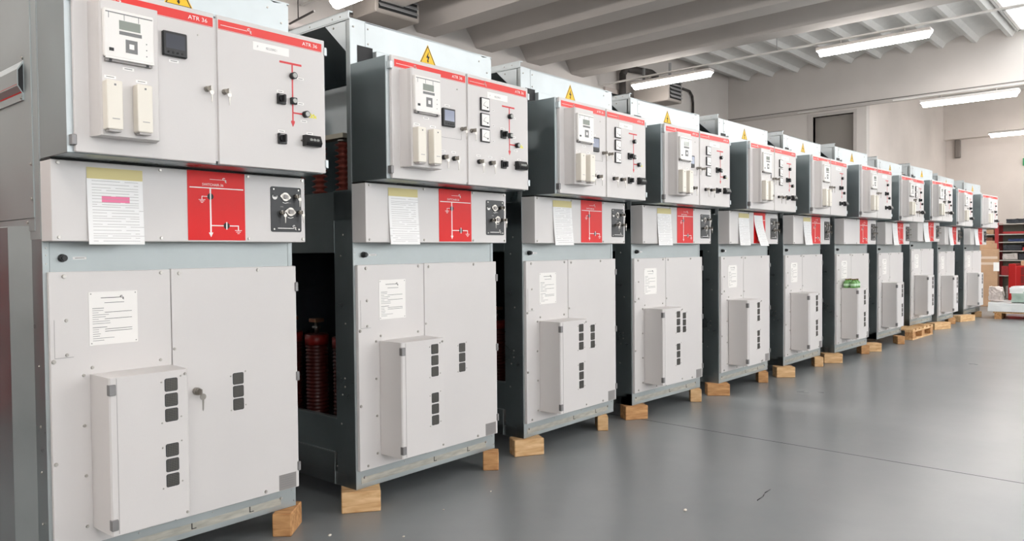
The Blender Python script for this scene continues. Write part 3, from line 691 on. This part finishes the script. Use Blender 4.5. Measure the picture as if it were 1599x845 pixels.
CABS = [  # x, y, yaw, z, kind, label
 (-1.2741, .0037, 1.73, .1, 'end', 'nearest switchgear cabinet at the left edge, with closed metal side wall and no dial meters'),
 (0, 0, 2.0, .1, 'meter', 'switchgear cabinet with three dial meters, second from the near left end'),
 (1.239, .0458, 1.95, .1, 'meter', 'switchgear cabinet with three dial meters, third from the near left end'),
 (2.4568, .0862, -.65, .1, 'meter', 'switchgear cabinet with three dial meters, fourth from the near left end'),
 (3.6755, .0335, .51, .1, 'meter', 'switchgear cabinet with a second paper hanging over its red plate'),
 (4.9276, .0078, .63, .1, 'plain', 'switchgear cabinet without dial meters just left of the one with green bottles on its box'),
 (6.1523, -.0411, -1.44, .1, 'plain', 'switchgear cabinet with a pack of green bottles on its lower box'),
 (7.7018, -.0041, -.66, .1, 'meter', 'switchgear cabinet just left of the one raised on the pallet'),
 (9.25, .03, -2.5, .144, 'meter', 'switchgear cabinet standing on a wooden pallet near the far end'),
 (10.5882, -.0012, -.16, .1, 'plain', 'second last switchgear cabinet, right of the one on the pallet'),
 (12.2408, -.0122, -3.07, .1, 'plain', 'last switchgear cabinet at the far right end of the row'),
]
protos = {}; PLACED = []
for (x, y, a, z, kd, lab) in CABS:
    if kd in protos: T = copy_tree(protos[kd])
    else: T = make_cabinet(kd); protos[kd] = T
    T.location = (x, y, z); T.rotation_euler = (0, 0, math.radians(a)); T['label'] = lab; T['group'] = 'row of grey switchgear cabinets'
    if x > 3:
        for ch in T.children:
            if ch.name.startswith('terminal_box'): ch.scale = (1, 1.1, 1)
    PLACED.append(Matrix.Translation((x, y, z-.1)) @ Matrix.Rotation(math.radians(a), 4, 'Z'))

# ------------------------------------------------------------------ paper forms taped to the mechanism boxes
def sheet(i, x0, x1, z0, z1, lab, cat='paper', tilt=0, pink=False, curl=.006, tape=True, curlx=0):
    b = MB(); rows = []; rnd = random.Random(i); z = z1
    H = z1-z0
    segs = [(0, .145, TAPE if tape else PAPER)]
    t = .145
    while t < .97:
        g = .022+rnd.random()*.02
        segs.append((t, t+g, PAPER)); t += g
        if t < .96: segs.append((t, t+.0055, None)); t += .0055
    segs.append((t, 1, PAPER))
    NX = 12
    def P(u, v):
        dy = -curl*max(0, v-.15)**1.5*2 - curlx*math.sin(u*PI)*v
        dx = tilt*v*H
        return b.bm.verts.new((x0+(x1-x0)*u+dx, -.1022+dy, z1-H*v))
    prev = [P(k/NX, 0) for k in range(NX+1)]
    for (v0, v1, m) in segs:
        cur = [P(k/NX, v1) for k in range(NX+1)]
        skip = rnd.randrange(1, NX-1)
        for k in range(NX):
            mm = m or (LGREY if (k >= 1 and k < NX-1 and k != skip) or rnd.random() < .2 else PAPER)
            if m is PAPER and pink and .36 < v0 < .44 and 3 <= k <= 8: mm = PINK
            b.face([prev[k], prev[k+1], cur[k+1], cur[k]], mm, False)
        prev = cur
    bmesh.ops.recalc_face_normals(b.bm, faces=b.bm.faces[:])
    o = b.build('paper_form'); p = PLACED[i-1]
    c = Vector(((x0+x1)/2, -.103, z0))
    for v in o.data.vertices: v.co -= c
    o.matrix_world = p @ Matrix.Translation(c)
    tag(o, lab, cat, 'paper forms taped above the lower panels'); return o
sheet(1, .110, .297, 1.251, 1.517, 'printed form with a pink marked line taped to the nearest cabinet', pink=True)
sheet(2, .132, .318, 1.253, 1.520, 'printed form taped to the second cabinet from the near end', tilt=.02)
sheet(3, .170, .360, 1.250, 1.520, 'printed form taped to the third cabinet from the near end', tilt=.03, curl=.008)
sheet(4, .185, .375, 1.250, 1.520, 'printed form taped to the fourth cabinet from the near end', tilt=.02, curl=.008)
sheet(5, .165, .365, 1.250, 1.520, 'left one of two sheets hanging on the same cabinet', curl=.01)
sheet(5, .465, .640, 1.246, 1.510, 'tilted white sheet hanging over the red diagram plate', tilt=.12, curl=.03, tape=False)
sheet(6, .240, .430, 1.255, 1.520, 'white sheet on the cabinet left of the green bottles', curl=.015)
sheet(8, .260, .460, 1.255, 1.520, 'white sheet on the cabinet left of the pallet one', tape=False, curl=.014)
sheet(9, .235, .455, 1.255, 1.520, 'white sheet on the cabinet that stands on the pallet', tape=False, curl=.016)
sheet(10, .225, .450, 1.255, 1.520, 'white sheet on the second last cabinet', tape=False, curl=.016)
sheet(11, .225, .450, 1.255, 1.520, 'white sheet on the last cabinet of the row', tape=False, curl=.016)

# ------------------------------------------------------------------ green bottles on the seventh cabinet's box
GB = mat('green_bottle', (104, 158, 84), .25); CAPM = mat('brown_cap', (120, 84, 56), .5); LBL = mat('pale_green_label', (196, 226, 190), .5)
M7 = PLACED[6]; first = None
for k in range(6):
    x = .175+(k % 3)*.062; y = -.062-(k//3)*.070
    p = M7 @ Vector((x, y, .7925))
    lab = 'small green bottle with a brown cap in the pack on the lower box'
    if first is None:
        t = thing('green_bottle', lab, 'bottle', p, 0, 'green bottles packed on the lower box')
        MB().lathe([(.026, 0), (.029, .004), (.029, .055), (.024, .068), (.012, .078), (.011, .084)], (0, 0, 0), GB, 14).lathe([(.0296, .018), (.0296, .045)], (0, 0, 0), LBL, 14).build('bottle_body', t)
        MB().cyl((0, 0, .084), (0, 0, .096), .013, CAPM, 12).build('cap', t); first = t
    else:
        t = copy_tree(first); t.location = p

# ------------------------------------------------------------------ timber blocks, pallet
def block(P, Q, dep, lab, m=WOOD, h=.1, nm='timber_block'):
    P, Q = Vector(P), Vector(Q); L = (Q-P).length; a = math.atan2(Q.y-P.y, Q.x-P.x)
    o = MB().box(0, L, 0, dep, 0, h-.0006, m, bev=.004).build(nm)
    o.location = (P.x, P.y, 0); o.rotation_euler = (0, 0, a); tag(o, lab, 'timber block', 'timber blocks under the cabinets'); return o
names = ['nearest', 'second', 'third', 'fourth', 'fifth', 'sixth', 'seventh', 'eighth', 'ninth', 'second last', 'last']
BL = [(1, 'R', (-.430, .007), (-.374, -.053), .17, WOOD2), (2, 'L', (-.069, .018), (.079, -.085), .13, WOOD), (2, 'R', (.857, .009), (.918, -.054), .09, WOOD2),
      (3, 'L', (1.172, .056), (1.335, -.034), .10, WOOD), (3, 'R', (2.020, .070), (2.068, .018), .17, WOOD), (4, 'L', (2.403, .102), (2.550, .008), .10, WOOD2),
      (4, 'R', (3.288, .079), (3.340, .008), .09, WOOD), (5, 'L', (3.603, .097), (3.722, -.046), .10, WOOD2), (5, 'R', (4.460, .042), (4.511, -.030), .12, WOOD2),
      (6, 'L', (4.825, .025), (4.942, -.106), .12, WOOD), (6, 'R', (5.710, .001), (5.767, -.069), .10, WOOD), (7, 'L', (6.023, .017), (6.145, -.133), .12, WOOD),
      (7, 'R', (6.985, -.055), (7.05, -.125), .12, WOOD2), (8, 'L', (7.237-.06, -.0), (7.349, -.169), .12, WOOD), (8, 'R', (8.202, -.107), (8.258, -.177), .14, WOOD2),
      (10, 'L', (10.30, -.04), (10.68, -.17), .14, WOOD), (10, 'R', (11.42, .03), (11.50, -.06), .10, WOOD2), (11, 'L', (11.88, -.05), (12.33, -.17), .14, WOOD), (11, 'R', (13.05, -.02), (13.12, -.12), .12, WOOD)]
for (i, s, P, Q, d, m) in BL:
    block(P, Q, d, 'wooden block under the %s front corner of the %s cabinet in the row' % ('left' if s == 'L' else 'right', names[i-1]), m)
t = thing('wooden_pallet', 'wooden pallet carrying the cabinet near the far end', 'pallet', (8.76, -.14, 0), math.radians(-1))
for k in range(6): MB().box(.0+k*.168, .10+k*.168, 0, 1.2, .122, .1435, WOOD, bev=.002).build('deck_board', t)
for yb in (0, .55, 1.1): MB().box(0, .94, yb, yb+.1, .1, .1218, WOOD, bev=.002).build('stringer_board', t); MB().box(0, .94, yb, yb+.1, 0, .022, WOOD, bev=.002).build('runner_board', t)
for yb in (0, .55, 1.1):
    for xb in (0, .41, .82): MB().box(xb, xb+.12, yb, yb+.1, .0222, .0998, WOOD2, bev=.003).build('pallet_block', t)

# ------------------------------------------------------------------ wrapped goods beyond the last cabinet
def lumpy(x0, x1, y0, y1, z0, z1, amp, m, nx=14, ny=10, nz=6, seed=0, fr=5):
    b = MB(); t = bmesh.new(); bmesh.ops.create_cube(t, size=1)
    bmesh.ops.subdivide_edges(t, edges=t.edges[:], cuts=13, use_grid_fill=True)
    for v in t.verts:
        p = Vector((x0+(x1-x0)*(v.co.x+.5), y0+(y1-y0)*(v.co.y+.5), z0+(z1-z0)*(v.co.z+.5)))
        d = noise.noise_vector(p*fr+Vector((seed, 0, 0)))*amp+noise.noise_vector(p*fr*3.1+Vector((0, seed, 0)))*amp*.6
        if v.co.z < -.49: d.z = 0
        v.co = p+d
    b.merge(t, m, None, False); return b
FILM = mat('clear_white_film', (238, 240, 239), .22, bump=.5, bscale=9, coat=.5)
FILMG = mat('film_over_green_box', (176, 196, 184), .2, bump=.5, bscale=9, coat=.5, var=.2)
PB = (12.95, -1.78, 0)
t = thing('wooden_pallet', 'low pallet under white wrapped sheets at the right edge', 'pallet', PB, math.radians(4))
for k in range(5): MB().box(k*.17, k*.17+.1, 0, 1.45, .10, .12, WOOD).build('deck_board', t)
for yb in (.02, .7, 1.33): MB().box(0, .8, yb, yb+.1, 0, .0995, WOOD2).build('runner_block', t)
o = lumpy(-.02, .87, -.07, 1.52, .128, .275, .013, FILM, seed=2).build('wrapped_sheets'); o.location = PB; o.rotation_euler = (0, 0, math.radians(4)); tag(o, 'flat stack wrapped in white film on the low pallet', 'package')
o = lumpy(.05, .75, .02, 1.20, .29, .50, .018, FILMG, seed=5).build('wrapped_crate'); o.location = PB; o.rotation_euler = (0, 0, math.radians(4))
tag(o, 'greenish crate wrapped in clear film on top of the flat stack', 'package')
q = lumpy(.04, .76, .0, 1.22, .44, .535, .016, FILM, seed=8).build('film_cover', o)
o = lumpy(.2, .5, 1.34, 1.54, .30, .53, .03, mat('pinkish_film', (206, 194, 188), .35), seed=9, fr=9).build('wrapped_bundle'); o.location = PB; o.rotation_euler = (0, 0, math.radians(4)); tag(o, 'crumpled pale bundle between the last cabinet and the wrapped crate', 'package')
# cardboard boxes behind
t = thing('cardboard_box', 'tall brown cardboard box with tape and a white slip beside the red rack', 'box', (15.9, .12, 0), math.radians(6))
MB().box(0, .5, 0, .42, 0, 1.18, CARD, bev=.006).build('carton', t)
b = MB(); 
for z in (.98, .86): b.box(-.001, 0, 0, .42, z, z+.05, mat('clear_tape_%d' % int(z*100), (212, 190, 170), .3))
b.build('tape_band', t)
MB().box(-.004, -.0012, -.03, .07, .73, .91, OFFW).build('paper_slip', t)
o = MB().box(0, .35, 0, .3, 0, .12, CARD, bev=.004).box(.02, .3, .03, .2, .12, .17, CARD, bev=.004).build('cardboard_box'); o.location = (15.95, .2, 1.1815); tag(o, 'flat small carton lying on top of the tall cardboard box', 'box')

# ------------------------------------------------------------------ red rack with goods
RRED = mat('rack_red', (164, 48, 50), .5); SHELF = mat('grey_shelf', (190, 186, 178), .5, .1); BACKG = mat('grey_back', (150, 150, 138), .7)
RX = 17.0
t = thing('storage_rack', 'red and grey storage rack full of goods near the far wall', 'rack', (RX, 0, 0))
LV = [.10, .61, .94, 1.14, 1.33, 1.50, 1.72]
for z in LV: MB().box(0, .5, -2.6, 1.3, z-.02, z, SHELF, bev=.003).build('shelf', t)
for y in (1.28, .29, -.95, -2.6):
    for x in (-.01, .46): MB().box(x, x+.05, y, y+.07, 0, 1.74 if y != 1.28 else 1.74, RRED, bev=.003).build('upright', t)
MB().box(.5, .51, -2.6, 1.3, .1, 1.72, BACKG).build('back_panel', t)
COLS = {'red': RRED, 'dark': mat('dark_goods', (42, 44, 50), .6), 'blue': mat('navy_goods', (36, 52, 92), .6), 'tan': CARD, 'white': OFFW, 'brown': mat('brown_goods', (112, 66, 50), .7), 'clear': mat('clear_bags', (184, 178, 172), .3)}
goods = [('goods_bag', 'dark', .16, -.32, 6, .10, 'long dark bag on the top shelf of the red rack', 'bag'),
 ('goods_bag', 'brown', -.36, -.50, 6, .17, 'brown bundle at the right of the top shelf', 'bundle'),
 ('storage_box', 'tan', -.53, -.80, 6, .20, 'tan box at the right end of the top shelf', 'box'),
 ('storage_box', 'tan', .56, .38, 5, .10, 'small tan box left of the red upright', 'box'),
 ('storage_tray', 'red', .22, -.20, 5, .05, 'low red tray on the second shelf', 'tray'),
 ('goods_bag', 'clear', -.25, -.55, 5, .10, 'pale bag right of the red tray', 'bag'),
 ('cable_coil', 'blue', .12, -.16, 4, .06, 'dark blue cable coil on the third shelf', 'cable'),
 ('storage_tray', 'red', -.2, -.7, 4, .025, 'thin red tray edge on the third shelf', 'tray'),
 ('storage_box', 'brown', .9, .40, 4, .10, 'brown box left of the upright behind the last cabinet', 'box'),
 ('goods_bag', 'dark', .20, -.12, 3, .12, 'black bundle on the fourth shelf', 'bundle'),
 ('storage_tray', 'red', -.14, -.40, 3, .07, 'red tray beside the black bundle', 'tray'),
 ('goods_bag', 'clear', .22, -.05, 2, .14, 'clear plastic bag on the shelf below the black bundle', 'bag'),
 ('goods_bag', 'dark', -.08, -.5, 2, .13, 'dark bag right of the clear plastic bag', 'bag'),
 ('storage_box', 'red', .24, .05, 1, .20, 'dark red box on the lower shelf beside the slip', 'box'),
 ('storage_box', 'white', .03, -.02, 1, .16, 'narrow white carton beside the dark red box', 'box'),
 ('goods_bag', 'clear', .15, -.10, 0, .28, 'pale bags on the bottom shelf', 'bag')]
for k, (nm, cl, ya, yb, lv, h, lab, cat) in enumerate(goods):
    if 'box' in nm or 'tray' in nm: b = MB().box(RX+.02, RX+.32, yb, ya, LV[lv]+.001, LV[lv]+h, COLS[cl], bev=.006).box(RX+.015, RX+.02, yb+.02, ya-.02, LV[lv]+h*.3, LV[lv]+h*.6, COLS[cl])
    else: b = lumpy(RX+.03, RX+.35, yb, ya, LV[lv]+.012, LV[lv]+h, .012, COLS[cl], seed=k, fr=12)
    tag(recentre(b.build(nm), (RX+.2, (ya+yb)/2, LV[lv])), lab, cat)
# red tool cabinet in front of the rack
t = thing('tool_trolley', 'red steel tool trolley in front of the rack at the right edge', 'trolley', (15.9, -1.3, 0))
TR = mat('glossy_red_steel', (168, 26, 24), .35); TRD = mat('deep_red_steel', (118, 24, 20), .5)
MB().box(0, .45, 0, 1.2, .10, .84, TR, bev=.012).build('body', t)
for z in (.15, .32, .49, .66): d_ = MB().box(-.006, .0, .04, 1.02, z, z+.15, TRD, bev=.001).build('drawer', t); MB().box(-.02, -.006, .12, .94, z+.11, z+.125, TR).build('handle', d_)
MB().box(-.02, .47, 1.10, 1.23, .10, .88, TR, bev=.01).build('side_post', t)
for y in (.08, 1.1):
    for x in (.06, .38): MB().cyl((x, y-.02, .05), (x, y+.02, .05), .05, RUBBER, 14).build('caster', t)
for k, (y, h, cl, lab) in enumerate(((.9, .10, 'tan', 'small tan carton on top of the red trolley'), (.55, .07, 'brown', 'brown parcel on top of the red trolley'))):
    tag(recentre(MB().box(15.95, 16.2, -1.3+y-.13, -1.3+y+.13, .841, .84+h, COLS[cl], bev=.005).box(15.945, 15.95, -1.3+y-.02, -1.3+y+.02, .85, .84+h-.01, COLS['white']).build('parcel'), (16.1, -1.3+y, .841)), lab, 'parcel')
# unseen red rack added for its dim reflection in the first cabinet's steel side
t = thing('storage_rack', 'unseen red rack added for its reflection in the steel side wall', 'rack', (-4.2, 3.4, 0))
for x in (0, .8, 1.6, 2.3):
    for y in (0, .7): MB().box(x, x+.08, y, y+.08, 0, 1.75, RRED).build('upright', t)
for z in (.1, .8, 1.6): MB().box(0, 2.38, 0, .78, z, z+.08, RRED).build('shelf', t)
MB().box(0, 2.38, .72, .74, .1, 1.6, TR).build('back_panel', t)

# ------------------------------------------------------------------ crumbs and a wire offcut on the floor
CR = mat('plaster_crumb', (220, 212, 200), .8)
for k, (x, y, r, lab) in enumerate(((1.01, -1.16, .010, 'white crumb lying alone on the open grey floor'), (-.26, -.17, .008, 'white crumb beside the block of the nearest cabinet'),
        (-.06, -.42, .006, 'tiny white chip on the floor below the second cabinet'), (.28, -.30, .005, 'tiny chip right of the second cabinet\'s left block'), (.62, -.28, .005, 'tiny chip between the second cabinet\'s two front blocks'))):
    o = MB(); o.ball((0, 0, r*.5), r, CR, 7, (1.2, .8, .55)); o = o.build('floor_crumb'); o.location = (x, y, 0.0005); tag(o, lab, 'crumb', 'crumbs on the floor')
o = MB().tube([(0, 0, .002), (.075, .004, .002), (.13, .020, .002), (.20, .022, .002)], .0018, BLACK, 6).build('wire_offcut'); o.location = (1.366, -1.348, 0); tag(o, 'thin dark wire offcut on the open floor', 'wire')
